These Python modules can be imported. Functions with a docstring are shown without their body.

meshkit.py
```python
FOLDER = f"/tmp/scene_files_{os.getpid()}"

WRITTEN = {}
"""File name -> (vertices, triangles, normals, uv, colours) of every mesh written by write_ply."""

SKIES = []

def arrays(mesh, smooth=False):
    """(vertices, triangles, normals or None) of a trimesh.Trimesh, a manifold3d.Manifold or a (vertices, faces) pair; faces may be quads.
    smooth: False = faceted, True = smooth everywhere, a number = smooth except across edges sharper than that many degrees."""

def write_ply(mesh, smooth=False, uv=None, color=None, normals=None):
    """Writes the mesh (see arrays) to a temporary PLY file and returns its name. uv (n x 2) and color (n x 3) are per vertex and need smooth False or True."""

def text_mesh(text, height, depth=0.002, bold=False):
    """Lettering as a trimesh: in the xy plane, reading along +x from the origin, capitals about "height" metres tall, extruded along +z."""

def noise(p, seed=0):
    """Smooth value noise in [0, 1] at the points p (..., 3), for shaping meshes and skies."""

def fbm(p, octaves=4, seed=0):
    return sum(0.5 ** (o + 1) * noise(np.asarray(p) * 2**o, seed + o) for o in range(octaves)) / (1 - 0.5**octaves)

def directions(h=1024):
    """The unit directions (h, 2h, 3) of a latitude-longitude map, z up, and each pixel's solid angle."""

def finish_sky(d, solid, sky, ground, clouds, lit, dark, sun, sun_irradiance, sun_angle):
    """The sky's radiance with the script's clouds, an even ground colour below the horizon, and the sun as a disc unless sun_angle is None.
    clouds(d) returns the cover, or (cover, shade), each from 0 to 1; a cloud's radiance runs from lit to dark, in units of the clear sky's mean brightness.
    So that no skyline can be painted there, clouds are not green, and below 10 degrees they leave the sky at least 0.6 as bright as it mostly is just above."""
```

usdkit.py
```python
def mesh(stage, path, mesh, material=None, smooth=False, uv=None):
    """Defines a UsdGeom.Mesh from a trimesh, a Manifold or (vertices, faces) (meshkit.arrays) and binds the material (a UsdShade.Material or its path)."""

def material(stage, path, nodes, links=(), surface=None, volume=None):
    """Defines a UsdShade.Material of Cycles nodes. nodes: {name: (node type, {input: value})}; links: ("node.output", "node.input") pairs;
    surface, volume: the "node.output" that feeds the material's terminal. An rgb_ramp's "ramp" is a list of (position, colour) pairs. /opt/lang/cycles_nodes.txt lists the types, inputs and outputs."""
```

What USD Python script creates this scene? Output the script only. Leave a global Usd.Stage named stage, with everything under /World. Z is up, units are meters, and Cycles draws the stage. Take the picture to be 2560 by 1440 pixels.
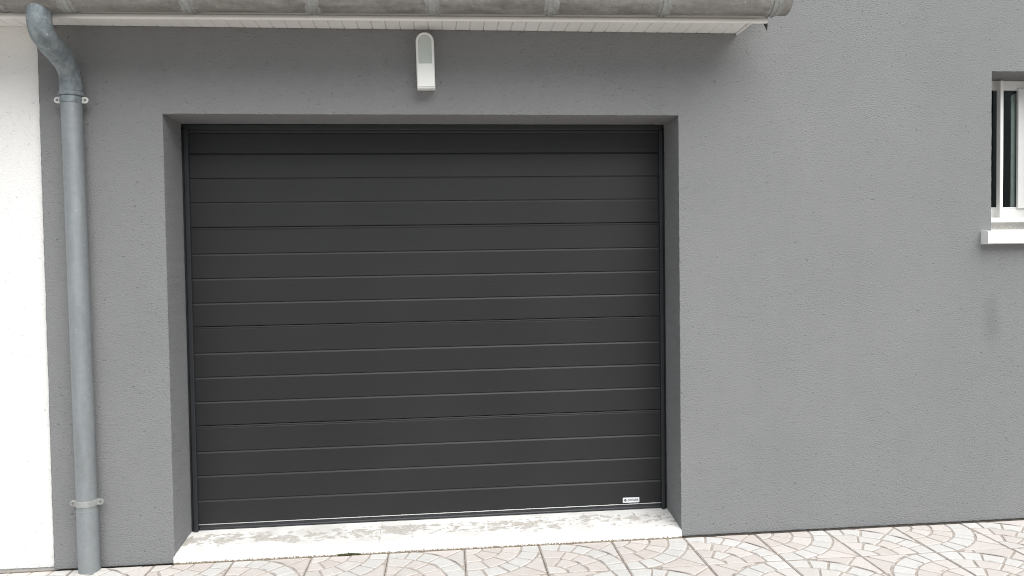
import math, random
import numpy as np, trimesh, usdkit, meshkit
import manifold3d as m3
from shapely.geometry import Polygon, LineString, box as sbox
from shapely import affinity
from pxr import Usd, UsdGeom, UsdLux, UsdShade, Sdf, Gf

random.seed(7)
rng = np.random.default_rng(7)
stage = Usd.Stage.CreateInMemory()
UsdGeom.SetStageUpAxis(stage, UsdGeom.Tokens.z)
UsdGeom.SetStageMetersPerUnit(stage, 1.0)
world = UsdGeom.Xform.Define(stage, '/World')
stage.SetDefaultPrim(world.GetPrim())
UsdGeom.Scope.Define(stage, '/World/Looks')
PI = math.pi

# ------------------------------------------------------------------ camera, sky, light
cam = UsdGeom.Camera.Define(stage, '/World/camera')
R = [[0.99610319, 0.08664912, 0.01644301], [-0.08711027, 0.9957535, 0.02977867], [-0.01379289, -0.03109499, 0.99942126]]
r_, f_, u_ = ([R[i][k] for i in range(3)] for k in range(3))
cam.AddTransformOp().Set(Gf.Matrix4d(*r_, 0, *u_, 0, *[-a for a in f_], 0, 1.3162, -3.8414, 1.4243, 1))
cam.CreateHorizontalApertureAttr(36.0)
cam.CreateVerticalApertureAttr(20.25)
cam.CreateFocalLengthAttr(1945.99 / 2560 * 36)
cam.CreateClippingRangeAttr(Gf.Vec2f(0.05, 500))
cam.CreateExposureAttr(1.62)

SUN_EL, SUN_AZ = math.radians(52), math.radians(155)          # azimuth = atan2(x, y) of the direction towards the sun
sun_dir = np.array([math.cos(SUN_EL) * math.sin(SUN_AZ), math.cos(SUN_EL) * math.cos(SUN_AZ), math.sin(SUN_EL)])
usdkit.material(stage, '/World/Looks/overcast_sky', {
    'sky': ('sky_texture', {'sky_type': 'single_scattering', 'sun_disc': False, 'sun_elevation': SUN_EL, 'sun_rotation': SUN_AZ,
                            'air_density': 1.0, 'aerosol_density': 2.0}),
    'tc': ('texture_coordinate', {}),
    'cl': ('noise_texture', {'scale': 2.2, 'detail': 5.0, 'roughness': 0.55}),
    'cover': ('rgb_ramp', {'ramp': [(0.0, (.80,) * 3), (0.35, (.88,) * 3), (0.65, (.97,) * 3), (1.0, (1,) * 3)]}),
    'tone': ('rgb_ramp', {'ramp': [(0.25, (2.9, 3.3, 3.7)), (0.75, (4.4, 4.8, 5.2))]}),
    'mix': ('mix_color', {'use_clamp': False}),
    'bg': ('background_shader', {'strength': 0.05})},
    [('tc.generated', 'cl.vector'), ('cl.fac', 'cover.fac'), ('cl.fac', 'tone.fac'), ('cover.color', 'mix.fac'), ('sky.color', 'mix.a'),
     ('tone.color', 'mix.b'), ('mix.result', 'bg.color')], surface='bg.background')
sky = UsdLux.DomeLight.Define(stage, '/World/sky')
UsdShade.MaterialBindingAPI.Apply(sky.GetPrim()).Bind(UsdShade.Material.Get(stage, '/World/Looks/overcast_sky'))
sky.GetPrim().SetCustomDataByKey('kind', 'structure')
sun = UsdLux.DistantLight.Define(stage, '/World/sun')
sun.CreateIntensityAttr(0.4)
sun.CreateAngleAttr(60.0)
sun.CreateNormalizeAttr(True)
sun.CreateColorAttr(Gf.Vec3f(1.0, 0.98, 0.95))
zx = np.cross([0, 0, 1.0], sun_dir); zx /= np.linalg.norm(zx); zy = np.cross(sun_dir, zx)
sun.AddTransformOp().Set(Gf.Matrix4d(*zx.tolist(), 0, *zy.tolist(), 0, *sun_dir.tolist(), 0, 0, 0, 8, 1))

# ------------------------------------------------------------------ helpers
_names = {}
def numbered(parent, name):
    k = _names.setdefault((parent, name), -1) + 1
    _names[(parent, name)] = k
    return f'{parent}/{name}' if k == 0 else f'{parent}/{name}_{k:03d}'
def tag(prim, **kw):
    p = prim.GetPrim() if hasattr(prim, 'GetPrim') else prim
    for k, v in kw.items():
        if v: p.SetCustomDataByKey(k, v)
    return p
def obj(name, mesh, mat, parent=None, smooth=False, **kw):
    pp = parent.GetPath().pathString if parent is not None else '/World'
    return tag(usdkit.mesh(stage, numbered(pp, name), mesh, mat, smooth), **kw)
def thing(name, label, category, loc=(0, 0, 0), **kw):
    x = UsdGeom.Xform.Define(stage, numbered('/World', name))
    return tag(x, label=label, category=category, **kw)
def cat(*ms):
    vs, fs, n = [], [], 0
    for m in ms:
        v, f, _ = meshkit.arrays(m)
        vs.append(v); fs.append(f + n); n += len(v)
    return np.vstack(vs), np.vstack(fs)
def bx(x0, x1, y0, y1, z0, z1, b=0.0):
    """box, with its edges chamfered by b"""
    if b <= 0:
        m = trimesh.creation.box((x1 - x0, y1 - y0, z1 - z0))
        m.apply_translation(((x0 + x1) / 2, (y0 + y1) / 2, (z0 + z1) / 2))
        return m.vertices, m.faces
    pts = []
    for sx in (0, 1):
        for sy in (0, 1):
            for sz in (0, 1):
                c = np.array([(x0, x1)[sx], (y0, y1)[sy], (z0, z1)[sz]], float)
                d = np.array([1 - 2 * sx, 1 - 2 * sy, 1 - 2 * sz]) * b
                for k in range(3):
                    e = d.copy(); e[k] = 0
                    pts.append(c + e)
    return m3.Manifold.hull_points(np.array(pts))
def ext_xz(poly, y0, y1):
    """a polygon drawn in x, z, extruded from y0 to y1"""
    m = trimesh.creation.extrude_polygon(poly, y1 - y0, engine='earcut')
    v = np.array(m.vertices)
    v = np.stack([v[:, 0], y0 + v[:, 2], v[:, 1]], 1)
    return v, np.array(m.faces)[:, ::-1]
def ext_yz(profile, x0, x1):
    m = trimesh.creation.extrude_polygon(Polygon(profile), x1 - x0, engine='earcut')
    v = np.array(m.vertices)
    return np.stack([x0 + v[:, 2], v[:, 0], v[:, 1]], 1), np.array(m.faces)
def sweep(points, radii, n=28, cap=False, up=(0, 1, 0)):
    """a tube along points"""
    p = np.asarray(points, float); t = np.gradient(p, axis=0); t /= np.linalg.norm(t, axis=1, keepdims=True)
    a = np.cross(t, up); a /= np.linalg.norm(a, axis=1, keepdims=True); b = np.cross(t, a)
    ang = np.arange(n) * 2 * PI / n
    rr = np.broadcast_to(np.asarray(radii, float), (len(p),))
    v = (p[:, None] + rr[:, None, None] * (np.cos(ang)[None, :, None] * a[:, None] + np.sin(ang)[None, :, None] * b[:, None])).reshape(-1, 3)
    f = []
    for i in range(len(p) - 1):
        for j in range(n):
            q = [i * n + j, i * n + (j + 1) % n, (i + 1) * n + (j + 1) % n, (i + 1) * n + j]
            f += [[q[0], q[2], q[1]], [q[0], q[3], q[2]]]
    v = list(v)
    if cap:
        for s, r in ((0, 0), (len(p) - 1, 1)):
            v.append(p[s]); c = len(v) - 1
            for j in range(n):
                e = [s * n + j, s * n + (j + 1) % n]
                f.append([c, e[0], e[1]] if r == 0 else [c, e[1], e[0]])
    m = trimesh.Trimesh(np.array(v), np.array(f), process=False)
    m.fix_normals()
    return m
def cyl(c, axis, r, h, n=20):
    m = trimesh.creation.cylinder(radius=r, height=h, sections=n)
    T = trimesh.geometry.align_vectors([0, 0, 1], axis); T[:3, 3] = c
    m.apply_transform(T)
    return m.vertices, m.faces
def wob(a, b, step, amp, seed):
    """points from a to b with an uneven edge; the end point is left out"""
    a, b = np.array(a, float), np.array(b, float); L = np.linalg.norm(b - a); n = max(2, int(L / step))
    t = np.arange(n) / n; d = (b - a) / L; nn = np.array([-d[1], d[0]])
    q = np.stack([t * L * 55, np.full(n, seed * 7.3), np.zeros(n)], 1)
    k = (meshkit.fbm(q, 3, seed) - .5) * 2 * amp
    k[0] = 0
    return [tuple(a + d * L * t[i] + nn * k[i]) for i in range(n)]
G = 0.0071
def g(x): return G * x                                               # the ground rises slightly to the right

# ------------------------------------------------------------------ materials
M = {}
def mat(name, nodes, links, surface='p.BSDF'):
    M[name] = usdkit.material(stage, f'/World/Looks/{name}', nodes, links, surface=surface)
def plain(name, col, rough=.5, metal=0.0, spec=.5, noise_amt=.12, nscale=9.0, bump=0.0, bscale=120.0):
    lo = tuple(c * (1 - noise_amt) for c in col); hi = tuple(min(1, c * (1 + noise_amt)) for c in col)
    mat(name, {'geo': ('geometry', {}), 'n': ('noise_texture', {'scale': nscale, 'detail': 5.0, 'roughness': .6}), 'r': ('rgb_ramp', {'ramp': [(.3, lo), (.7, hi)]}),
               'n2': ('noise_texture', {'scale': bscale, 'detail': 3.0}), 'b': ('bump', {'strength': bump, 'distance': .002}),
               'rr': ('map_range', {'from_min': .3, 'from_max': .7, 'to_min': rough * .85, 'to_max': min(1, rough * 1.15)}),
               'p': ('principled_bsdf', {'metallic': metal, 'specular_ior_level': spec})},
        [('geo.position', 'n.vector'), ('geo.position', 'n2.vector'), ('n.fac', 'r.fac'), ('r.color', 'p.base_color'), ('n2.fac', 'b.height'), ('n.fac', 'rr.value'), ('rr.result', 'p.roughness')]
        + ([('b.normal', 'p.normal')] if bump else []))
def stucco(name, lo, hi, strength=1.0):
    mat(name, {
        'geo': ('geometry', {}),
        'mp': ('mapping', {'scale': (1.0, 1.0, 1.7), 'rotation': (0, .35, 0)}),
        'big': ('noise_texture', {'scale': 1.3, 'detail': 6.0, 'roughness': .6, 'distortion': .3}),
        'mid': ('noise_texture', {'scale': 105.0, 'detail': 4.0, 'roughness': .6, 'distortion': .6}),
        'pit': ('noise_texture', {'scale': 75.0, 'detail': 2.0, 'roughness': .5, 'distortion': .7}),
        'pitr': ('rgb_ramp', {'ramp': [(0.0, (0,) * 3), (.20, (0,) * 3), (.33, (1,) * 3), (1.0, (1,) * 3)]}),
        'fine': ('noise_texture', {'scale': 240.0, 'detail': 2.0}),
        'h1': ('math', {'math_type': 'multiply_add', 'value2': 1.1}),
        'h2': ('math', {'math_type': 'multiply_add', 'value2': .12}),
        'pv': ('rgb_to_bw', {}),
        'bump': ('bump', {'strength': strength, 'distance': .0055}),
        'col': ('rgb_ramp', {'ramp': [(.3, lo), (.7, hi)]}),
        'pc': ('rgb_ramp', {'ramp': [(0.0, (.85,) * 3), (.18, (.87,) * 3), (.31, (1,) * 3), (1.0, (1,) * 3)]}),
        'mul': ('mix_color', {'blend_type': 'multiply', 'fac': 1.0}), 'mul2': ('mix_color', {'blend_type': 'multiply', 'fac': 1.0}), 'mul3': ('mix_color', {'blend_type': 'multiply', 'fac': 1.0}),
        'smp': ('mapping', {'scale': (5.0, 1.0, .35)}), 'sn': ('noise_texture', {'scale': 1.6, 'detail': 5.0, 'roughness': .6}), 'sr': ('rgb_ramp', {'ramp': [(.3, (.975,) * 3), (.65, (1,) * 3)]}),
        'kmp': ('mapping', {'location': (-4.17 * 16, 0, -1.085 * 6.5), 'scale': (16, .2, 6.5)}), 'kl': ('vector_math', {'math_type': 'length'}), 'kn': ('noise_texture', {'scale': 14.0, 'detail': 3.0}),
        'ka': ('math', {'math_type': 'add'}), 'kr': ('map_range', {'from_min': .7, 'from_max': 1.6, 'to_min': .86, 'to_max': 1.0, 'clamp': True}), 'kc': ('combine_color', {}),
        'bev': ('bevel', {'samples': 4, 'radius': .006}),
        'p': ('principled_bsdf', {'roughness': .9, 'specular_ior_level': .25})},
        [('geo.position', 'big.vector'), ('geo.position', 'mp.vector'), ('mp.vector', 'mid.vector'), ('mp.vector', 'pit.vector'), ('geo.position', 'fine.vector'),
         ('pit.fac', 'pitr.fac'), ('pitr.color', 'pv.color'), ('mid.fac', 'h1.value1'), ('pv.val', 'h1.value3'), ('fine.fac', 'h2.value1'), ('h1.value', 'h2.value3'),
         ('h2.value', 'bump.height'), ('big.fac', 'col.fac'), ('col.color', 'mul.a'), ('pit.fac', 'pc.fac'), ('pc.color', 'mul.b'), ('geo.position', 'smp.vector'), ('smp.vector', 'sn.vector'), ('sn.fac', 'sr.fac'), ('mul.result', 'mul2.a'), ('sr.color', 'mul2.b'), ('geo.position', 'kmp.vector'), ('kmp.vector', 'kl.vector1'), ('geo.position', 'kn.vector'),
         ('kl.value', 'ka.value1'), ('kn.fac', 'ka.value2'), ('ka.value', 'kr.value'), ('kr.result', 'kc.r'), ('kr.result', 'kc.g'), ('kr.result', 'kc.b'), ('mul2.result', 'mul3.a'), ('kc.color', 'mul3.b'),
         ('mul3.result', 'p.base_color'), ('bev.bevel', 'bump.normal'), ('bump.normal', 'p.normal')])
stucco('grey_render', (.227, .231, .234), (.249, .252, .254), 1.1)
stucco('white_render', (.83, .825, .81), (.87, .865, .85), .8)
plain('footing', (.16, .145, .13), .95, nscale=25)
plain('white_pvc', (.82, .81, .785), .38, noise_amt=.04, nscale=3)
plain('window_white', (.76, .76, .74), .35, noise_amt=.04, nscale=5)
plain('sill_white', (.80, .80, .79), .6, noise_amt=.04, nscale=12, bump=.3, bscale=150)
plain('brown_metal', (.045, .036, .032), .5)
plain('anthracite_frame', (.020, .022, .025), .38, noise_amt=.1)
plain('black_rubber', (.012, .013, .016), .55)
plain('lamp_white', (.84, .84, .82), .35, noise_amt=.02)
plain('frosted_glass', (.52, .56, .52), .18, noise_amt=.04, nscale=6)
plain('badge_white', (.75, .76, .78), .4, noise_amt=.03)
plain('badge_ink', (.03, .035, .04), .5)
plain('aluminium', (.62, .62, .63), .35, metal=.6)
plain('roof_covering', (.06, .058, .06), .8, bump=.5)
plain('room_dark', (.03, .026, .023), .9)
plain('curtain', (.74, .77, .76), .9)
plain('joint_dirt', (.15, .12, .095), .95, nscale=40, noise_amt=.4)
plain('moss', (.05, .055, .018), .95, nscale=60, noise_amt=.5)
plain('steel_clean', (.62, .61, .58), .42, metal=.35, noise_amt=.08, nscale=50)
plain('screw_steel', (.22, .21, .20), .5, metal=.5)
plain('mortar', (.52, .50, .47), .9, noise_amt=.2, nscale=60, bump=.6)
plain('ground_far', (.31, .28, .25), .95, nscale=2, noise_amt=.2)
# satin charcoal door paint with a faint horizontal brush
mat('door_paint', {
    'geo': ('geometry', {}), 'mp': ('mapping', {'scale': (3.0, 60.0, 420.0)}), 'br': ('noise_texture', {'scale': 1.0, 'detail': 4.0, 'roughness': .65}),
    'big': ('noise_texture', {'scale': 1.7, 'detail': 4.0}), 'c': ('rgb_ramp', {'ramp': [(.3, (.0135, .0138, .0142)), (.7, (.018, .0182, .0186))]}),
    'dust': ('noise_texture', {'scale': 170.0, 'detail': 1.0}), 'dr': ('rgb_ramp', {'ramp': [(0, (0,) * 3), (.79, (0,) * 3), (.82, (.3,) * 3), (1, (.3,) * 3)]}),
    'cm': ('mix_color', {'b': (.2, .19, .18)}),
    'b': ('bump', {'strength': .5, 'distance': .0008}), 'rr': ('map_range', {'from_min': .25, 'from_max': .75, 'to_min': .42, 'to_max': .56}),
    'p': ('principled_bsdf', {'specular_ior_level': .38})},
    [('geo.position', 'mp.vector'), ('mp.vector', 'br.vector'), ('geo.position', 'big.vector'), ('geo.position', 'dust.vector'), ('big.fac', 'c.fac'), ('dust.fac', 'dr.fac'),
     ('c.color', 'cm.a'), ('dr.color', 'cm.fac'), ('cm.result', 'p.base_color'), ('br.fac', 'b.height'), ('b.normal', 'p.normal'), ('br.fac', 'rr.value'), ('rr.result', 'p.roughness')])
# weathered zinc
def zinc(name, dark, mid, light, rough, metal, vec_scale, streak):
    mat(name, {
        'geo': ('geometry', {}), 'mp': ('mapping', {'scale': vec_scale}), 'n1': ('noise_texture', {'scale': streak, 'detail': 6.0, 'roughness': .65, 'distortion': .4}),
        'n2': ('noise_texture', {'scale': 38.0, 'detail': 5.0, 'roughness': .7}), 'mixn': ('mix_float', {'fac': .35}),
        'r': ('rgb_ramp', {'ramp': [(.28, dark), (.5, mid), (.72, light)]}),
        'sp': ('noise_texture', {'scale': 90.0, 'detail': 1.0}), 'spr': ('rgb_ramp', {'ramp': [(0, (0,) * 3), (.74, (0,) * 3), (.80, (.7,) * 3), (1, (.7,) * 3)]}),
        'cm': ('mix_color', {'b': tuple(min(.75, c * 1.6) for c in light)}),
        'b': ('bump', {'strength': .25, 'distance': .0015}),
        'rr': ('map_range', {'from_min': .3, 'from_max': .7, 'to_min': rough - .08, 'to_max': rough + .1}),
        'p': ('principled_bsdf', {'metallic': metal, 'specular_ior_level': .4})},
        [('geo.position', 'mp.vector'), ('mp.vector', 'n1.vector'), ('geo.position', 'n2.vector'), ('geo.position', 'sp.vector'), ('n1.fac', 'mixn.a'), ('n2.fac', 'mixn.b'),
         ('mixn.result', 'r.fac'), ('r.color', 'cm.a'), ('sp.fac', 'spr.fac'), ('spr.color', 'cm.fac'), ('cm.result', 'p.base_color'), ('n2.fac', 'b.height'), ('b.normal', 'p.normal'),
         ('n1.fac', 'rr.value'), ('rr.result', 'p.roughness')])
zinc('zinc_pipe', (.19, .204, .21), (.245, .264, .274), (.30, .322, .333), .52, .35, (1, 1, .22), 11.0)
zinc('zinc_elbow', (.085, .105, .115), (.21, .24, .255), (.40, .43, .44), .58, .3, (1, 1, .6), 26.0)
zinc('zinc_gutter', (.095, .091, .083), (.232, .225, .209), (.36, .35, .325), .62, .15, (.25, 1, 1), 17.0)
zinc('solder', (.20, .20, .185), (.30, .30, .285), (.42, .42, .40), .65, .15, (1, 1, 1), 60.0)
zinc('zinc_strap', (.22, .225, .215), (.33, .34, .33), (.44, .45, .44), .55, .3, (1, 1, 1), 40.0)
# painted step whose white paint has peeled in patches
mat('peeling_paint', {
    'geo': ('geometry', {}), 'xyz': ('separate_xyz', {}),
    'mp': ('mapping', {'scale': (1.0, 1.5, 1.5)}), 'n': ('noise_texture', {'scale': 19.0, 'detail': 7.0, 'roughness': .68, 'distortion': .5}),
    'area': ('noise_texture', {'scale': 3.1, 'detail': 2.0}),
    'by': ('rgb_ramp', {'ramp': [(0.0, (0,) * 3), (.16, (.25,) * 3), (.40, (.75,) * 3), (.62, (1,) * 3), (.80, (.85,) * 3), (.93, (.15,) * 3), (1.0, (0,) * 3)]}),
    'yn': ('map_range', {'from_min': 0.0, 'from_max': .25, 'to_min': 0.0, 'to_max': 1.0, 'clamp': True}),
    'byv': ('rgb_to_bw', {}), 'am': ('math', {'math_type': 'multiply'}),
    'th': ('math', {'math_type': 'multiply_add', 'value2': .42}), 'rr': ('rgb_ramp', {'ramp': [(0, (0,) * 3), (.683, (0,) * 3), (.697, (1,) * 3), (1, (1,) * 3)]}),
    'bare': ('rgb_ramp', {'ramp': [(.3, (.40, .37, .33)), (.7, (.54, .52, .49))]}), 'bn': ('noise_texture', {'scale': 60.0, 'detail': 4.0}),
    'paint': ('rgb_ramp', {'ramp': [(.3, (.60, .585, .56)), (.5, (.70, .69, .67)), (.65, (.76, .75, .73))]}), 'pn': ('noise_texture', {'scale': 7.0, 'detail': 5.0}),
    'c': ('mix_color', {}), 'fp': ('rgb_ramp', {'ramp': [(0, (.84, .83, .81)), (1, (.80, .79, .77))]}), 'ty': ('map_range', {'from_min': .012, 'from_max': .05, 'to_min': 0.0, 'to_max': 1.0, 'clamp': True}), 'pm': ('mix_color', {}),
    # hairline crack across the step
    'cw': ('noise_texture', {'scale': 30.0, 'detail': 4.0}), 'cx': ('math', {'math_type': 'multiply_add', 'value2': .035, 'value3': -.99}),
    'cs': ('math', {'math_type': 'add'}), 'cab': ('math', {'math_type': 'absolute'}), 'clt': ('math', {'math_type': 'less_than', 'value2': .0012}),
    'c2': ('mix_color', {'b': (.33, .30, .26)}),
    'gz': ('math', {'math_type': 'multiply_add', 'value2': -.0071}), 'dn': ('noise_texture', {'scale': 120.0, 'detail': 5.0, 'roughness': .7}), 'dh': ('math', {'math_type': 'multiply_add', 'value2': -.05}), 'dm': ('math', {'math_type': 'less_than', 'value2': -.0195}),
    'c3': ('mix_color', {'b': (.27, .22, .165)}),
    'bh': ('math', {'math_type': 'multiply_add', 'value2': -1.0}), 'pv': ('rgb_to_bw', {}), 'b': ('bump', {'strength': .5, 'distance': .002}),
    'p': ('principled_bsdf', {'roughness': .75, 'specular_ior_level': .3})},
    [('geo.position', 'xyz.vector'), ('geo.position', 'mp.vector'), ('mp.vector', 'n.vector'), ('geo.position', 'area.vector'), ('xyz.y', 'yn.value'), ('yn.result', 'by.fac'),
     ('by.color', 'byv.color'), ('area.fac', 'am.value1'), ('byv.val', 'am.value2'), ('am.value', 'th.value1'), ('n.fac', 'th.value3'), ('th.value', 'rr.fac'),
     ('geo.position', 'bn.vector'), ('bn.fac', 'bare.fac'), ('geo.position', 'pn.vector'), ('pn.fac', 'paint.fac'), ('xyz.y', 'ty.value'), ('ty.result', 'pm.fac'), ('pn.fac', 'fp.fac'), ('fp.color', 'pm.a'), ('paint.color', 'pm.b'), ('pm.result', 'c.a'), ('bare.color', 'c.b'), ('rr.color', 'c.fac'),
     ('geo.position', 'cw.vector'), ('cw.fac', 'cx.value1'), ('xyz.x', 'cs.value1'), ('cx.value', 'cs.value2'), ('cs.value', 'cab.value1'), ('cab.value', 'clt.value1'), ('clt.value', 'c2.fac'),
     ('c.result', 'c2.a'), ('xyz.x', 'gz.value1'), ('xyz.z', 'gz.value3'), ('geo.position', 'dn.vector'), ('dn.fac', 'dh.value1'), ('gz.value', 'dh.value3'), ('dh.value', 'dm.value1'), ('c2.result', 'c3.a'), ('dm.value', 'c3.fac'), ('c3.result', 'p.base_color'), ('rr.color', 'pv.color'), ('pv.val', 'bh.value1'), ('pn.fac', 'bh.value3'), ('bh.value', 'b.height'), ('b.normal', 'p.normal')])
# concrete paving stones: tone varies from piece to piece, small dark pits
def stone(name, lo, hi):
    mat(name, {
        'geo': ('geometry', {}), 'oi': ('object_info', {}), 'sum': ('math', {'math_type': 'add'}), 'fr': ('math', {'math_type': 'fraction'}),
        'c': ('rgb_ramp', {'ramp': [(0, lo), (1, hi)]}), 'n': ('noise_texture', {'scale': 35.0, 'detail': 6.0, 'roughness': .7}),
        'nr': ('rgb_ramp', {'ramp': [(.25, (.90,) * 3), (.7, (1.04,) * 3)]}), 'm1': ('mix_color', {'blend_type': 'multiply', 'fac': 1.0}),
        'v': ('noise_texture', {'scale': 130.0, 'detail': 1.0}), 'vr': ('rgb_ramp', {'ramp': [(0, (.45,) * 3), (.22, (.5,) * 3), (.27, (1,) * 3), (1, (1,) * 3)]}),
        'm2': ('mix_color', {'blend_type': 'multiply', 'fac': 1.0}), 'b': ('bump', {'strength': .5, 'distance': .0015}),
        'p': ('principled_bsdf', {'roughness': .85, 'specular_ior_level': .3})},
        [('geo.position', 'n.vector'), ('geo.position', 'v.vector'), ('oi.random', 'sum.value1'), ('geo.random_per_island', 'sum.value2'), ('sum.value', 'fr.value1'), ('fr.value', 'c.fac'),
         ('n.fac', 'nr.fac'), ('c.color', 'm1.a'), ('nr.color', 'm1.b'), ('v.fac', 'vr.fac'), ('m1.result', 'm2.a'), ('vr.color', 'm2.b'), ('m2.result', 'p.base_color'),
         ('n.fac', 'b.height'), ('b.normal', 'p.normal')])
stone('stone_white', (.535, .525, .505), (.585, .575, .56))
stone('stone_pink', (.52, .475, .448), (.58, .537, .51))
stone('stone_cream', (.53, .50, .475), (.58, .555, .53))
plain('cast_grout', (.375, .335, .30), .95, nscale=45, noise_amt=.25, bump=.5)
# glass pane
mat('pane_glass', {'fr': ('fresnel', {'IOR': 1.5}), 't': ('transparent_bsdf', {'color': (.86, .9, .88)}), 'gl': ('glossy_bsdf', {'roughness': .02, 'color': (.2, .2, .2)}), 'm': ('mix_closure', {})},
    [('fr.fac', 'm.fac'), ('t.BSDF', 'm.closure1'), ('gl.BSDF', 'm.closure2')], surface='m.closure')

# ------------------------------------------------------------------ ground
def sheet(x0, x1, y0, y1, dz):
    return np.array([[x0, y0, g(x0) + dz], [x1, y0, g(x1) + dz], [x1, y1, g(x1) + dz], [x0, y1, g(x0) + dz]]), np.array([[0, 1, 2], [0, 2, 3]])
obj('ground', sheet(-60, 60, -60, 40, -.030), M['ground_far'], kind='structure')
T, TD, X0 = .3711, .375, .6508
pavement = obj('pavement', sheet(X0 - 7 * T, X0 + 16 * T, -10 * TD, .02, -.007), M['joint_dirt'], kind='structure')

def sector(r0, r1, a0, a1, n=5):
    t = np.linspace(a0, a1, n)
    o = [(r1 * math.cos(a), r1 * math.sin(a)) for a in t]
    i = [(r0 * math.cos(a), r0 * math.sin(a)) for a in t[::-1]] if r0 > 1e-6 else [(0, 0)]
    return Polygon(o + i)
RINGS = [(0, .255, 1, 'cream'), (.255, .51, 3, 'pink'), (.51, .767, 4, 'pink'), (.767, 1.02, 6, 'white'), (1.02, 1.45, 4, 'pink')]
def fan(rs):
    """the pieces of one slab in the unit square, rings about the corner (0, 0)"""
    out = []
    unit = sbox(.004, .004, .996, .996)
    for r0, r1, n, tone in RINGS:
        cuts = np.linspace(0, PI / 2, n + 1)
        cuts[1:-1] += rs.uniform(-.045, .045, n - 1) * (1.6 if n < 5 else 1)
        if r0 > 1: cuts = np.array([0, .42, .78, 1.15, PI / 2]) + np.r_[0, rs.uniform(-.05, .05, 3), 0]
        for a0, a1 in zip(cuts, cuts[1:]):
            s = sector(r0, r1, a0, a1).intersection(unit)
            s = s.buffer(-.0125 - rs.uniform(0, .003), join_style='mitre')
            for q in getattr(s, 'geoms', [s]):
                if q.is_empty or q.area < .0012: continue
                q = q.simplify(.004)
                p = np.array(q.exterior.coords)[:-1] + rs.uniform(-.004, .004, (len(q.exterior.coords) - 1, 2))
                q = Polygon(p).buffer(-.007).buffer(.007, quad_segs=1).simplify(.003)
                if q.geom_type != 'Polygon' or q.is_empty: continue
                out.append((q, 'cream' if tone == 'pink' and rs.uniform() < .22 else tone))
    return out
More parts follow.
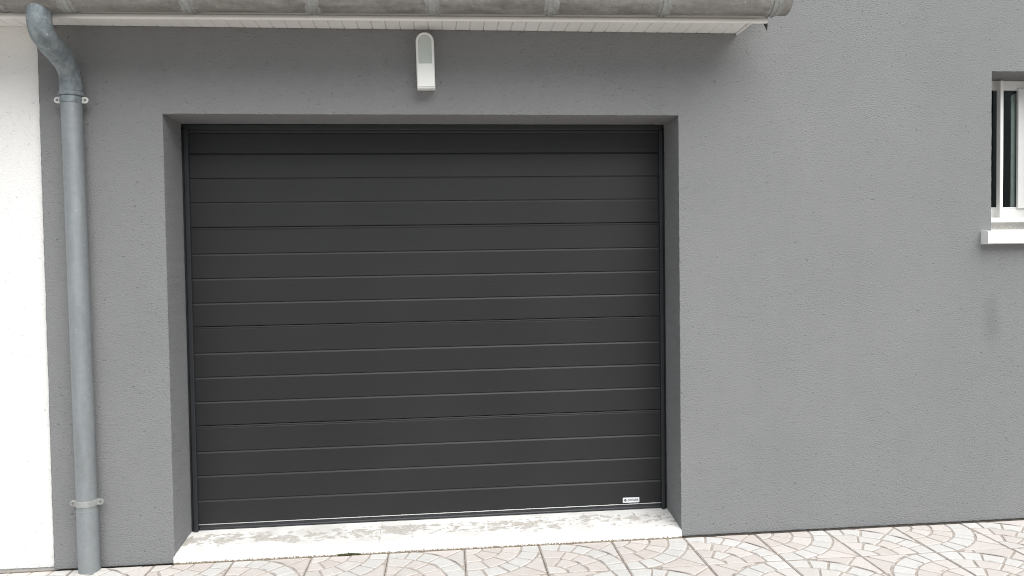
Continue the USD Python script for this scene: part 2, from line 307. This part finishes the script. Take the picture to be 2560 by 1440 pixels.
def prism(q, top, bev, h):
    """raised piece with a worn, bevelled rim: q in metres, top = function giving z"""
    i = q.buffer(-bev, join_style='mitre')
    if i.is_empty or i.geom_type != 'Polygon': i = q
    def ring(p, dz, tilt):
        c = np.array(p.exterior.coords)[:-1]
        return np.column_stack([c, [top(x, y) + dz + tilt[0] * (x - q.centroid.x) + tilt[1] * (y - q.centroid.y) for x, y in c]])
    tilt = rng.uniform(-.008, .008, 2)
    o = np.array(q.exterior.coords)[:-1]
    c = np.array([q.centroid.x, q.centroid.y])
    k = np.minimum(.9, bev / np.maximum(1e-4, np.linalg.norm(o - c, axis=1)))[:, None]
    inn = o + (c - o) * k
    z = lambda P, dz: np.column_stack([P, [top(x, y) + dz + tilt[0] * (x - c[0]) + tilt[1] * (y - c[1]) for x, y in P]])
    n = len(o)
    base, mid, up = z(o, -.004), z(o, h - .0016), z(inn, h)
    v = np.vstack([base, mid, up]); f = []
    for j in range(n):
        k2 = (j + 1) % n
        for a in (0, n):
            f += [[a + j, a + k2, a + n + k2], [a + j, a + n + k2, a + n + j]]
    tri = trimesh.creation.triangulate_polygon(Polygon(inn), engine='earcut')
    if len(tri[0]) == n:
        F = tri[1]
        tv = tri[0]
        # earcut keeps the vertex order of the ring
        if np.abs(tv - inn).max() > 1e-6:
            idx = [int(np.argmin(np.linalg.norm(inn - t, axis=1))) for t in tv]
            F = np.array(idx)[F]
        A = np.cross(inn[F[:, 1]] - inn[F[:, 0]], inn[F[:, 2]] - inn[F[:, 0]])
        F = np.where((A < 0)[:, None], F[:, ::-1], F)
        f += (F + 2 * n).tolist()
    else:
        f += [[2 * n, 2 * n + j, 2 * n + j + 1] for j in range(1, n - 1)]
    return v, np.array(f)
def cam_px(P):
    q = (np.asarray(P) - [1.3162, -3.8414, 1.4243]) @ np.array(R)
    return 1280 + 1945.99 * q[0] / q[1], 720 - 1945.99 * q[2] / q[1]
rest = {'white': [], 'pink': [], 'cream': []}
pieces = []
for row in range(0, 10):
    for k in range(-7, 16):
        xl, yb = X0 + k * T, -(row + 1) * TD
        rs = np.random.default_rng(1000 + row * 50 + k + 7)
        odd = k % 2
        if row % 2 == 0: corner = (0, 0) if odd else (0, 1)          # centre of the rings: front left, or back left
        else: corner = (1, 0) if odd else (0, 0)
        near = row < 2
        gap = .0015
        dz = float(rs.uniform(-.0006, .0006))
        slab = bx(xl + gap, xl + T - gap, yb + .0032, yb + TD - (.0032 if row else .0185), -.02, 0)
        v = np.array(slab[0]); v[:, 2] += G * v[:, 0] + dz
        slab_vis = near and 0 < cam_px((xl + T / 2, yb + TD / 2, 0))[0] < 2560
        vis_any = any(-20 < cam_px((xl + T * a, yb + TD * b, 0))[0] < 2580 and cam_px((xl + T * a, yb + TD * b, 0))[1] < 1460 for a in (0, .5, 1) for b in (0, .5, 1))
        tile = obj('paving_slab', (v, slab[1]), M['cast_grout'], pavement) if vis_any else None
        if tile is None: rest.setdefault('slab', []).append((v, slab[1]))
        for q, tone in fan(rs):
            if corner[0]: q = affinity.scale(q, -1, 1, origin=(.5, .5))
            if corner[1]: q = affinity.scale(q, 1, -1, origin=(.5, .5))
            if (corner[0] + corner[1]) % 2: q = Polygon(list(q.exterior.coords)[::-1])
            q = affinity.affine_transform(q, [T, 0, 0, TD, xl, yb])
            if row == 0: q = q.intersection(sbox(-9, -9, 9, -.0205))
            if q.is_empty or q.geom_type != 'Polygon' or q.area < .00012: continue
            if not q.exterior.is_ccw: q = Polygon(list(q.exterior.coords)[::-1])
            m = prism(q, lambda x, y: g(x) + dz, .004, .0035 + float(rs.uniform(-.0006, .0008)))
            cu, cv = cam_px((q.centroid.x, q.centroid.y, g(q.centroid.x)))
            seen = vis_any and -15 < cu < 2575 and cv < 1450
            if seen: pieces.append((q.area / ((q.centroid.y + 3.84) ** 3), tile, m, tone))
            else: rest[tone].append(m)
pieces.sort(key=lambda p: -p[0])
for i, (a, tile, m, tone) in enumerate(pieces):
    if i < 298: obj('cobble', m, M['stone_' + tone], tile)
    else: rest[tone].append(m)
for tone in ('white', 'pink', 'cream'):
    obj('cobble_field', cat(*rest[tone]), M['stone_' + tone], pavement, kind='stuff')
obj('slab_field', cat(*rest['slab']), M['cast_grout'], pavement, kind='stuff')
print('cobbles in view', len(pieces))

# ------------------------------------------------------------------ house: walls
house = thing('house', 'grey rendered house front with a white rendered bay at its left end', 'house')
XL, XR, HT, SOF = -.556, 6.6, 2.157, 2.567
WX0, WX1, WZ0, WZ1 = 4.1667, 4.60, 1.50, 2.389
def gw(x): return g(x) + .007
pts = wob((XL, gw(XL) - .004), (0, gw(0) - .004), .03, .0015, 1) + wob((0, gw(0) - .004), (0, HT), .02, .0018, 2) + wob((0, HT), (2.5, HT), .02, .0016, 3) \
    + wob((2.5, HT), (2.5, gw(2.5)), .02, .0018, 4) + wob((2.5, gw(2.5)), (XR, gw(XR)), .02, .0025, 5) + [(XR, gw(XR)), (XR, 4.6), (2.95, 4.6), (2.95, 2.8), (XL, 2.8)] \
    + wob((XL, 2.8), (XL, gw(XL) - .004), .012, .0026, 6)[1:]
hole = wob((WX0, WZ0), (WX0, WZ1), .015, .002, 7) + wob((WX0, WZ1), (WX1, WZ1), .015, .002, 8) + wob((WX1, WZ1), (WX1, WZ0), .015, .002, 9) + wob((WX1, WZ0), (WX0, WZ0), .03, 0, 10)
obj('wall', ext_xz(Polygon(pts, [hole]), 0, .36), M['grey_render'], house)
wp = [(-3.2, g(-3.2) + .004)] + wob((-3.2, g(-3.2) + .004), (XL + .02, g(XL) + .006), .03, .002, 11)[1:] + [(XL + .02, g(XL) + .006), (XL + .02, 2.8), (-3.2, 2.8)]
obj('wall', ext_xz(Polygon(wp), .0287, .34), M['white_render'], house, label='white rendered wall left of the downpipe')
obj('footing', ext_xz(Polygon([(2.5, -.06), (XR, -.02), (XR, gw(XR) + .02), (2.5, gw(2.5) + .02)]), .011, .3), M['footing'], house)
obj('footing', ext_xz(Polygon([(-3.2, -.08), (0, -.06), (0, g(0) + .012), (-3.2, g(-3.2) + .012)]), .034, .3), M['mortar'], house)
# roof above the eaves, out of the frame
rf = np.array([[-3.2, -.30, 2.74], [2.9, -.30, 2.74], [2.9, 2.8, 4.1], [-3.2, 2.8, 4.1]])
obj('roof', (np.vstack([rf, rf + [0, 0, .06]]), np.array([[0, 3, 2], [0, 2, 1], [4, 5, 6], [4, 6, 7], [0, 1, 5], [0, 5, 4], [1, 2, 6], [1, 6, 5], [3, 0, 4], [3, 4, 7], [2, 3, 7], [2, 7, 6]])), M['roof_covering'], house)
# eaves: soffit boards, fascia, end strip
EY = -.222
soffit = obj('soffit', bx(-3.2, 2.797, EY + .002, .027, SOF + .0105, SOF + .02), M['white_pvc'], house)
pitch = .0668
x = 2.795
while x > -2.2:
    a, b = x - pitch + .0015, x
    prof = [(a + .0025, SOF), (b - .0025, SOF), (b, SOF + .003), (b, SOF + .010), (a, SOF + .010), (a, SOF + .003)]
    y1 = -.0015 - random.uniform(0, .0025) if x > XL else .026
    obj('soffit_board', ext_xz(Polygon(prof), EY + .004, y1), M['white_pvc'], soffit)
    x -= pitch
def fz(x): return 2.532 + .0062 * (x + .35)
def tilt(mesh, fn):
    v, f, _ = meshkit.arrays(mesh); v = v.copy(); v[:, 2] += fn(v[:, 0]); return v, f
fp = [(EY + .006, .003), (EY + .003, -.002), (EY - .006, -.002), (EY - .0105, .002), (EY - .012, .008), (EY - .0105, .016), (EY - .005, .021), (EY - .003, .025), (EY - .003, .19), (EY + .006, .19)]
obj('fascia', tilt(ext_yz(fp[::-1], -3.2, 2.866), fz), M['white_pvc'], house, smooth=35)
obj('soffit_end_strip', cat(bx(2.797, 2.8065, EY + .006, -.001, SOF - .0085, SOF + .03, .0015)), M['white_pvc'], house)
obj('verge_flashing', ext_xz(Polygon([(2.853, 2.556), (2.872, 2.521), (2.8755, 2.56), (2.876, 2.63), (2.868, 2.63), (2.866, 2.558)]), EY + .012, EY + .016), M['brown_metal'], house)

# step in front of the door
ys = [-.006, -.0065, -.006, -.003, .004, .014, .03, .06, .10, .15, .20, .25, .30, .35]
zs = [-.03, .012, .024, .033, .0395, .043, .0452, .0485, .0525, .0575, .0625, .0672, .069, .070]
xs = np.linspace(-.004, 2.502, 240)
P = np.array([[[xx, yy, zz + g(xx)] for yy, zz in zip(ys, zs)] for xx in xs])
nz = meshkit.fbm(P.reshape(-1, 3) * [14, 30, 30], 3, 5).reshape(P.shape[:2]) - .5
P[..., 2] += nz * .004 * (np.array(zs)[None] > .02); P[..., 1] += nz * .004 * (np.array(zs)[None] < .04) * (np.array(zs)[None] > 0)
nI, nJ = P.shape[:2]
idx = np.arange(nI * nJ).reshape(nI, nJ)
qd = np.stack([idx[:-1, :-1], idx[1:, :-1], idx[1:, 1:], idx[:-1, 1:]], -1).reshape(-1, 4)
obj('door_step', (P.reshape(-1, 3), np.vstack([qd[:, [0, 1, 2]], qd[:, [0, 2, 3]]])), M['peeling_paint'], house, smooth=50)

# garage door
door = obj('garage_door', bx(0.001, 2.499, .305, .325, .03, 2.156), M['black_rubber'], house, label='wide charcoal sectional garage door closed above the worn white step')
LZ = [2.112, 2.0092, 1.8822, 1.7587, 1.6327, 1.4976, 1.3723, 1.2471, 1.1257, .9905, .8663, .7403, .6167, .4827, .3581, .2312, .1081]
SL = [0.0008] + [.0013 + .0056 * i / 15 for i in range(16)]
x0, x1 = .0335, 2.4705
for i in range(16):
    joint_top, joint_bot = i in (4, 8, 12), i in (3, 7, 11)
    dt, db = (.0013 if joint_top else .0005), (.0013 if joint_bot else .0005)
    z1, z0 = LZ[i] - dt, LZ[i + 1] + db
    if joint_top: prof = [(.296, 0), (.2725, 0), (.271, -.0025), (.271, -.0075), (.2727, -.0085), (.2700, -.0118)]      # lip under the gap between sections
    elif i == 0: prof = [(.296, 0), (.2708, 0), (.2703, -.0006)]
    else: prof = [(.296, 0), (.2744, 0), (.2703, -.0080)]
    bottom = [(.2703, .0036), (.2738, 0), (.296, 0)]
    pr = [(y, z, 1) for y, z in prof] + [(y, z, 0) for y, z in bottom]
    V = []
    for xx in (x0, x1):
        for y, z, t in pr:
            base, sl = (z1, SL[i]) if t else (z0, SL[i + 1])
            V.append((xx, y, base + z + sl * (xx - 1.25)))
    n = len(pr); F = []
    for j in range(n):
        k = (j + 1) % n
        F += [[j, n + k, k], [j, n + j, n + k]]
    F += [[0, j, j + 1] for j in range(1, n - 1)] + [[n, n + j + 1, n + j] for j in range(1, n - 1)]
    mm = trimesh.Trimesh(np.array(V), np.array(F), process=False); mm.fix_normals()
    obj('slat', mm, M['door_paint'], door)
zb = LZ[16]
obj('bottom_trim', tilt(bx(x0, 2.4725, .2675, .296, zb - .0035, zb - .0002, .0008), lambda x: SL[16] * (x - 1.25)), M['aluminium'], door)
obj('bottom_seal', tilt(cat(bx(x0, 2.4725, .271, .296, zb - .018, zb - .0037, .001), bx(x0, 2.4725, .268, .296, zb - .042, zb - .0182, .004)), lambda x: SL[16] * (x - 1.25)), M['anthracite_frame'], door)
for xa, xb, xi, xo in ((.0145, .0345, .0005, .0140), (2.4715, 2.4885, 2.4890, 2.4995)):
    zlo = g(xa) + .062
    obj('jamb', bx(xa, xb, .246, .300, zlo, 2.1272, .002), M['anthracite_frame'], door)
    obj('jamb_seal', cat(bx(xi, xo, .258, .300, zlo + .006, 2.140, .001), bx((xi + xo) / 2 - .0015, (xi + xo) / 2 + .0015, .252, .2577, zlo + .006, 2.12, .0005)), M['black_rubber'], door)
obj('header', cat(bx(.0005, 2.4995, .258, .300, 2.128, 2.1555, .002), bx(.0345, 2.4715, .2675, .300, 2.1128, 2.1275, .0015)), M['anthracite_frame'], door)
# badge with its logo and lettering
def on_door(mesh, cx, cz, y):
    v, f, _ = meshkit.arrays(mesh)
    return np.stack([cx + v[:, 0], y - v[:, 2], cz + v[:, 1] + SL[16] * v[:, 0]], 1), f
bcx, bcz = 2.3058, .1358
bd = trimesh.creation.extrude_polygon(sbox(-.0452, -.0138, .0452, .0138).buffer(-.002).buffer(.002), .0012, engine='earcut')
badge = obj('badge', on_door(bd, bcx, bcz, .2705), M['badge_white'], door)
tm = meshkit.text_mesh('GYPASS', .0105, .0006, bold=True)
tw = tm.bounds
tm.apply_scale([.058 / (tw[1][0] - tw[0][0]), 1, 1]); tm.apply_translation([-.0185 - tm.bounds[0][0], -.0052, 0])
logo = Polygon([(.0072 * math.cos(a), .0072 * math.sin(a)) for a in np.linspace(0, 2 * PI, 28)[:-1]])
slot = affinity.rotate(sbox(-.011, -.0007, .011, .0007), 45, origin=(0, 0))
logo = affinity.translate(logo.difference(slot).difference(affinity.translate(slot, .0028, -.0028)), -.0312, -.0006)
lg = [trimesh.creation.extrude_polygon(q, .0006, engine='earcut') for q in logo.geoms]
obj('badge_lettering', on_door(trimesh.util.concatenate([tm] + lg), bcx, bcz, .26925), M['badge_ink'], door)

# window at the right
win = obj('window', cat(bx(WX0 + .001, 4.2450, .196, .26, 1.6895, 2.3440, .003), bx(WX0 + .001, WX1 - .001, .195, .26, 2.3442, 2.3880, .003), bx(WX0 + .001, WX1 - .001, .195, .26, 1.6385, 1.6893, .003),
                        bx(4.512, WX1 - .001, .199, .26, 1.6895, 2.3440, .003)), M['window_white'], house, label='small white barred window at the right')
obj('sash', cat(bx(4.4600, 4.5115, .184, .2015, 1.6897, 2.3438, .002), bx(4.2452, 4.4598, .1965, .2015, 2.335, 2.3438, .001), bx(4.2452, 4.4598, .1965, .2015, 1.6897, 1.6980, .001)), M['window_white'], win)
obj('pane', bx(4.2452, 4.5110, .2020, .2055, 1.6900, 2.3430), M['pane_glass'], win)
obj('security_bar', bx(4.3289, 4.3473, .150, .1795, 1.6390, 2.3780, .0015), M['window_white'], win)
obj('drip_rail', bx(WX0 + .001, WX1 - .001, .145, .196, 1.6130, 1.6383, .004), M['window_white'], win)
obj('filler', bx(WX0 + .001, WX1 - .001, .185, .26, 1.572, 1.6128), M['mortar'], win)
obj('curtain', ext_xz(Polygon([(4.4370, 1.692), (4.505, 1.692), (4.505, 2.340), (4.4520, 2.318), (4.4370, 2.310)]), .210, .216), M['curtain'], win)
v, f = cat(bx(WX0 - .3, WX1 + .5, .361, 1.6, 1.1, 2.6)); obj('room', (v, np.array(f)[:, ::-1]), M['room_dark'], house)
sp = [(.19, 1.5755), (-.045, 1.5595), (-.053, 1.5575), (-.055, 1.554), (-.055, 1.497), (-.053, 1.4945), (-.042, 1.494), (-.040, 1.500), (-.030, 1.500), (-.028, 1.4925), (.003, 1.4925), (.003, 1.5005), (.19, 1.5005)]
inner = m3.Manifold(m3.Mesh(np.asarray(ext_yz(sp, 4.1105, 4.66)[0], np.float32), np.asarray(trimesh.Trimesh(*ext_yz(sp, 4.1105, 4.66)).faces, np.uint32)))
keep = m3.Manifold.cube((2, .1, 1)).translate((3.5, -.0975, 1.2)) + m3.Manifold.cube((WX1 - WX0 - .002, .3, 1)).translate((WX0 + .001, -.05, 1.2))
sill = inner ^ keep
if sill.is_empty(): sill = ext_yz(sp, 4.1105, 4.66)
obj('sill', sill, M['sill_white'], win)

# ------------------------------------------------------------------ gutter
gutter = thing('gutter', 'weathered half-round zinc gutter along the white eaves above the garage door', 'gutter')
GY, GR = -.318, .080
def gz(x): return 2.6165 + .0080 * x
xs = np.linspace(-3.2, 2.918, 60)
th = np.linspace(0, PI, 25)
def shell(xs, r0, r1, ths):
    prof = [(GY - r1 * math.cos(t), -r1 * math.sin(t)) for t in ths] + [(GY - r0 * math.cos(t), -r0 * math.sin(t)) for t in ths[::-1]]
    return tilt(ext_yz(prof, xs[0], xs[1]), gz)
tr = [shell((a, b), GR - .0015, GR, th) for a, b in ((-3.2, 0.80), (0.7985, 2.918))]
obj('trough', tr[0], M['zinc_gutter'], gutter, smooth=40)
obj('trough', shell((.7905, 2.918), GR - .0008, GR + .0008, th), M['zinc_gutter'], gutter, smooth=40)
bead = [(xx, GY - GR - .006, gz(xx) + .002) for xx in np.linspace(-3.2, 2.918, 12)]
obj('bead', sweep(bead, .009, 14, True, up=(0, 0, 1)), M['zinc_gutter'], gutter, smooth=50)
capm = tilt(ext_yz([(GY - GR * math.cos(t), -GR * math.sin(t)) for t in th], 2.9182, 2.9200), gz)
obj('end_cap', capm, M['zinc_gutter'], gutter)
for xx in (-.553, -.264, .235, .762, 1.283, 1.812, 2.332, 2.846):
    ths = np.linspace(-.05, PI * .80, 22)
    parts = []
    for w0, w1, r in ((-.014, .014, GR + .0045), (-.014, -.009, GR + .0075), (.009, .014, GR + .0075)):
        prof = [(GY - r * math.cos(t), -r * math.sin(t)) for t in ths] + [(GY - (GR + .0012) * math.cos(t), -(GR + .0012) * math.sin(t)) for t in ths[::-1]]
        parts.append(tilt(ext_yz(prof, xx + w0, xx + w1), lambda x: gz(xx) + 0 * x))
    tt = np.linspace(.05, PI * .70, 40); V = []; Fq = []
    for q, t in enumerate(tt):
        wl, wr = (.019 + .022 * meshkit.fbm(np.array([[q * .35, xx * 31 + o, 0]]), 3, 3)[0] for o in (0, 9))
        r = GR + .0016
        V += [(xx - wl, GY - r * math.cos(t), gz(xx) - r * math.sin(t)), (xx - .012, GY - (r + .0022) * math.cos(t), gz(xx) - (r + .0022) * math.sin(t)),
              (xx + .012, GY - (r + .0022) * math.cos(t), gz(xx) - (r + .0022) * math.sin(t)), (xx + wr, GY - r * math.cos(t), gz(xx) - r * math.sin(t))]
    for q in range(len(tt) - 1):
        for c in range(3):
            a = q * 4 + c
            Fq += [[a, a + 1, a + 5], [a, a + 5, a + 4]]
    smear = (np.array(V), np.array(Fq))
    # the strap runs on to the fascia in a small tongue
    t = ths[-1]; y0, z0 = GY - (GR + .003) * math.cos(t), gz(xx) - (GR + .003) * math.sin(t)
    brk = obj('bracket', cat(*parts, bx(xx - .010, xx + .010, min(y0, EY - .0155) - .004, EY - .0128, z0 - .012, z0 + .02, .002)), M['zinc_strap'], gutter, smooth=35)
    obj('solder', smear, M['solder'], brk, smooth=True)

# ------------------------------------------------------------------ downpipe
dp = thing('downpipe', 'grey zinc downpipe with a swan-neck bend beside the white rendered wall', 'downpipe')
def catmull(P, n):
    P = np.array(P, float); P = np.vstack([2 * P[0] - P[1], P, 2 * P[-1] - P[-2]]); out = []
    for i in range(1, len(P) - 2):
        for t in np.linspace(0, 1, n, endpoint=False):
            a, b, c, d = P[i - 1:i + 3]
            out.append(.5 * (2 * b + (c - a) * t + (2 * a - 5 * b + 4 * c - d) * t ** 2 + (3 * b - a - 3 * c + d) * t ** 3))
    return np.array(out + [P[-2]])
def un(u, v, y):
    r = np.array(R) @ np.array([(u - 1280) / 1945.99, 1, -(v - 720) / 1945.99]); C = np.array([1.3162, -3.8414, 1.4243])
    return C + r * (y - C[1]) / r[1]
PY = -.058
cl = [(-.3900, GY, 2.575), (-.3900, GY, 2.545), (-.3895, -.3185, 2.516), (-.3890, -.3185, 2.483), (-.3885, -.302, 2.4450), (-.3880, -.2720, 2.4270), (-.3880, -.2354, 2.4115), (-.3880, -.1868, 2.3987),
      (-.3880, -.1368, 2.3855), (-.3880, -.1047, 2.3650), (-.3875, -.0790, 2.3440), (-.3870, -.0640, 2.3210), (-.3868, -.0590, 2.2960), (-.3862, PY, 2.2600), (-.3855, PY, 2.2200)]
C = catmull(cl, 5)
cut = 42
obj('elbow', sweep(C[:cut + 1], np.r_[np.full(3, .0505), np.full(cut - 6, .0490), .0497, .0512, .0520, .0520], 32), M['zinc_elbow'], dp, smooth=60)
obj('elbow', sweep(C[cut - 3:], np.full(len(C) - cut + 3, .0452), 32), M['zinc_elbow'], dp, smooth=60)
def rl(zr, mats, name, cx=lambda z: -.3853 + (2.2 - z) * .0072, cap=True, n=36):
    """rings of radius r at heights z round the pipe's axis"""
    zr = np.array(zr, float)
    P3 = np.stack([[cx(z) for z in zr[:, 0]], np.full(len(zr), PY), zr[:, 0]], 1)
    return obj(name, sweep(P3, zr[:, 1], n, cap), mats, dp, smooth=40)
rl([(2.282, .0455), (2.281, .0482), (2.235, .0482), (2.232, .0460)], M['zinc_elbow'], 'sleeve')
rl([(2.2440, .0470), (2.2425, .0520), (2.238, .0545), (2.231, .0550), (2.226, .0535), (2.2245, .0475)], M['zinc_elbow'], 'collar')
rl([(2.2300, .0452), (1.2, .0452), (.288, .0452)], M['zinc_pipe'], 'pipe', cap=False)
rl([(.300, .0455), (.2990, .0475), (.2940, .0478), (.2925, .0470), (-.01, .0470)], M['zinc_pipe'], 'pipe', cap=False)
def clamp(zc, h, mat_ring, mat_ear, droop):
    cx = -.3853 + (2.2 - zc) * .0072
    ring = sweep(np.stack([[cx] * 6, [PY] * 6, [zc + h / 2, zc + h / 2 - .001, zc + h / 4, zc - h / 4, zc - h / 2 + .001, zc - h / 2]], 1), [.0460, .0480, .0488, .0488, .0480, .0460], 36)
    cp = obj('clamp', ring, mat_ring, dp, smooth=40)
    obj('wall_rod', cyl((cx, -.006, zc), (0, -1, 0), .004, .018, 12), M['screw_steel'], cp)
    for s in (-1, 1):
        xa, xb = cx + s * .040, cx + s * .076
        e = sbox(min(xa, xb - s * .012), zc - .0145, max(xa, xb - s * .012), zc + .0145).union(Polygon([(xb - s * .0145 + .0145 * math.cos(a), zc + .0145 * math.sin(a)) for a in np.linspace(0, 2 * PI, 24)[:-1]]))
        ear = ext_xz(e, PY - .003, PY + .001)
        v = ear[0]; v[:, 2] += (v[:, 0] - cx) * droop
        obj('ear', (v, ear[1]), mat_ear, cp)
        sx = cx + s * .062
        obj('screw', cyl((sx, PY - .0005, zc + (sx - cx) * droop), (0, -1, 0), .0058, .010, 14), M['screw_steel'], cp)
clamp(2.2075, .030, M['zinc_elbow'], M['steel_clean'], 0.0)
clamp(.3330, .030, M['zinc_strap'], M['zinc_strap'], .03)
# mortar where the pipe enters the paving
ang = np.linspace(0, 2 * PI, 30)[:-1]
rr = .060 + .012 * np.array([math.sin(3 * a + 1) + .6 * math.sin(7 * a) for a in ang])
mp = [( -.3700 + r * math.cos(a), PY + .9 * r * math.sin(a)) for a, r in zip(ang, rr)]
mo = Polygon(mp).intersection(sbox(-1, -1, 1, -.001))
obj('mortar_collar', prism(mo if mo.exterior.is_ccw else Polygon(list(mo.exterior.coords)[::-1]), lambda x, y: g(x) + .003, .012, .007), M['mortar'], dp)

# ------------------------------------------------------------------ wall lamp
lamp = thing('wall_lamp', 'white arched outdoor wall lamp with a frosted panel above the garage door', 'lamp')
LX, LZ0, LW, LTOP = 1.2440, 2.2735, .0434, 2.5345
def arch(w, z0, z1, n=22):
    c = z1 - w
    return [(-w, z0), (w, z0)] + [(w * math.cos(a), c + w * math.sin(a)) for a in np.linspace(0, PI, n)]
def lampify(mesh):
    v, f, _ = meshkit.arrays(mesh); v = v.copy()
    a = math.radians(.9); dx, dz_ = v[:, 0], v[:, 2] - 2.4
    return np.stack([LX + dx * math.cos(a) - dz_ * math.sin(a), v[:, 1], 2.4 + dx * math.sin(a) + dz_ * math.cos(a)], 1), f
outer, b1, b2 = Polygon(arch(LW, LZ0, LTOP)), Polygon(arch(LW - .002, LZ0 + .002, LTOP - .002)), Polygon(arch(LW - .006, LZ0 + .004, LTOP - .006))
opening = Polygon(arch(.0318, 2.3845, 2.5215))
def loft(pa, ya, pb, yb):
    A, B = np.array(pa.exterior.coords)[:-1], np.array(pb.exterior.coords)[:-1]; n = len(A)
    V = np.vstack([np.column_stack([A[:, 0], np.full(n, ya), A[:, 1]]), np.column_stack([B[:, 0], np.full(n, yb), B[:, 1]])])
    F = [[j, n + (j + 1) % n, (j + 1) % n] for j in range(n)] + [[j, n + j, n + (j + 1) % n] for j in range(n)]
    return V, np.array(F)
face = ext_xz(b2.difference(opening), -.078, -.072)
back = ext_xz(outer, -.068, -.0005)
rim = cat(loft(outer, -.068, b1, -.0745), loft(b1, -.0745, b2, -.078))
rm = trimesh.Trimesh(*rim, process=False)
if np.mean(rm.face_normals[:, 1]) > 0: rm.invert()
obj('body', lampify(cat(face, back, (rm.vertices, rm.faces))), M['lamp_white'], lamp, smooth=25)
obj('diffuser', lampify(ext_xz(opening.buffer(-.0006), -.0755, -.070)), M['frosted_glass'], lamp)
obj('base_cap', lampify(bx(-LW + .001, LW - .001, -.076, -.060, LZ0 - .0065, LZ0 - .0004, .0015)), M['window_white'], lamp)

# moss in the joint below the step
pts = rng.uniform([-.055, -.011, 0], [.055, -.003, .007], (90, 3))
ms = []
for p in pts:
    s = trimesh.creation.icosphere(subdivisions=1, radius=float(rng.uniform(.0025, .005)))
    s.apply_translation([.83 + p[0], p[1], g(.83) + .003 + p[2] * (1 - abs(p[0]) / .06)])
    ms.append((s.vertices, s.faces))
obj('moss', cat(*ms), M['moss'], None, kind='stuff', label='green moss in the joint between white step and paving', category='moss')
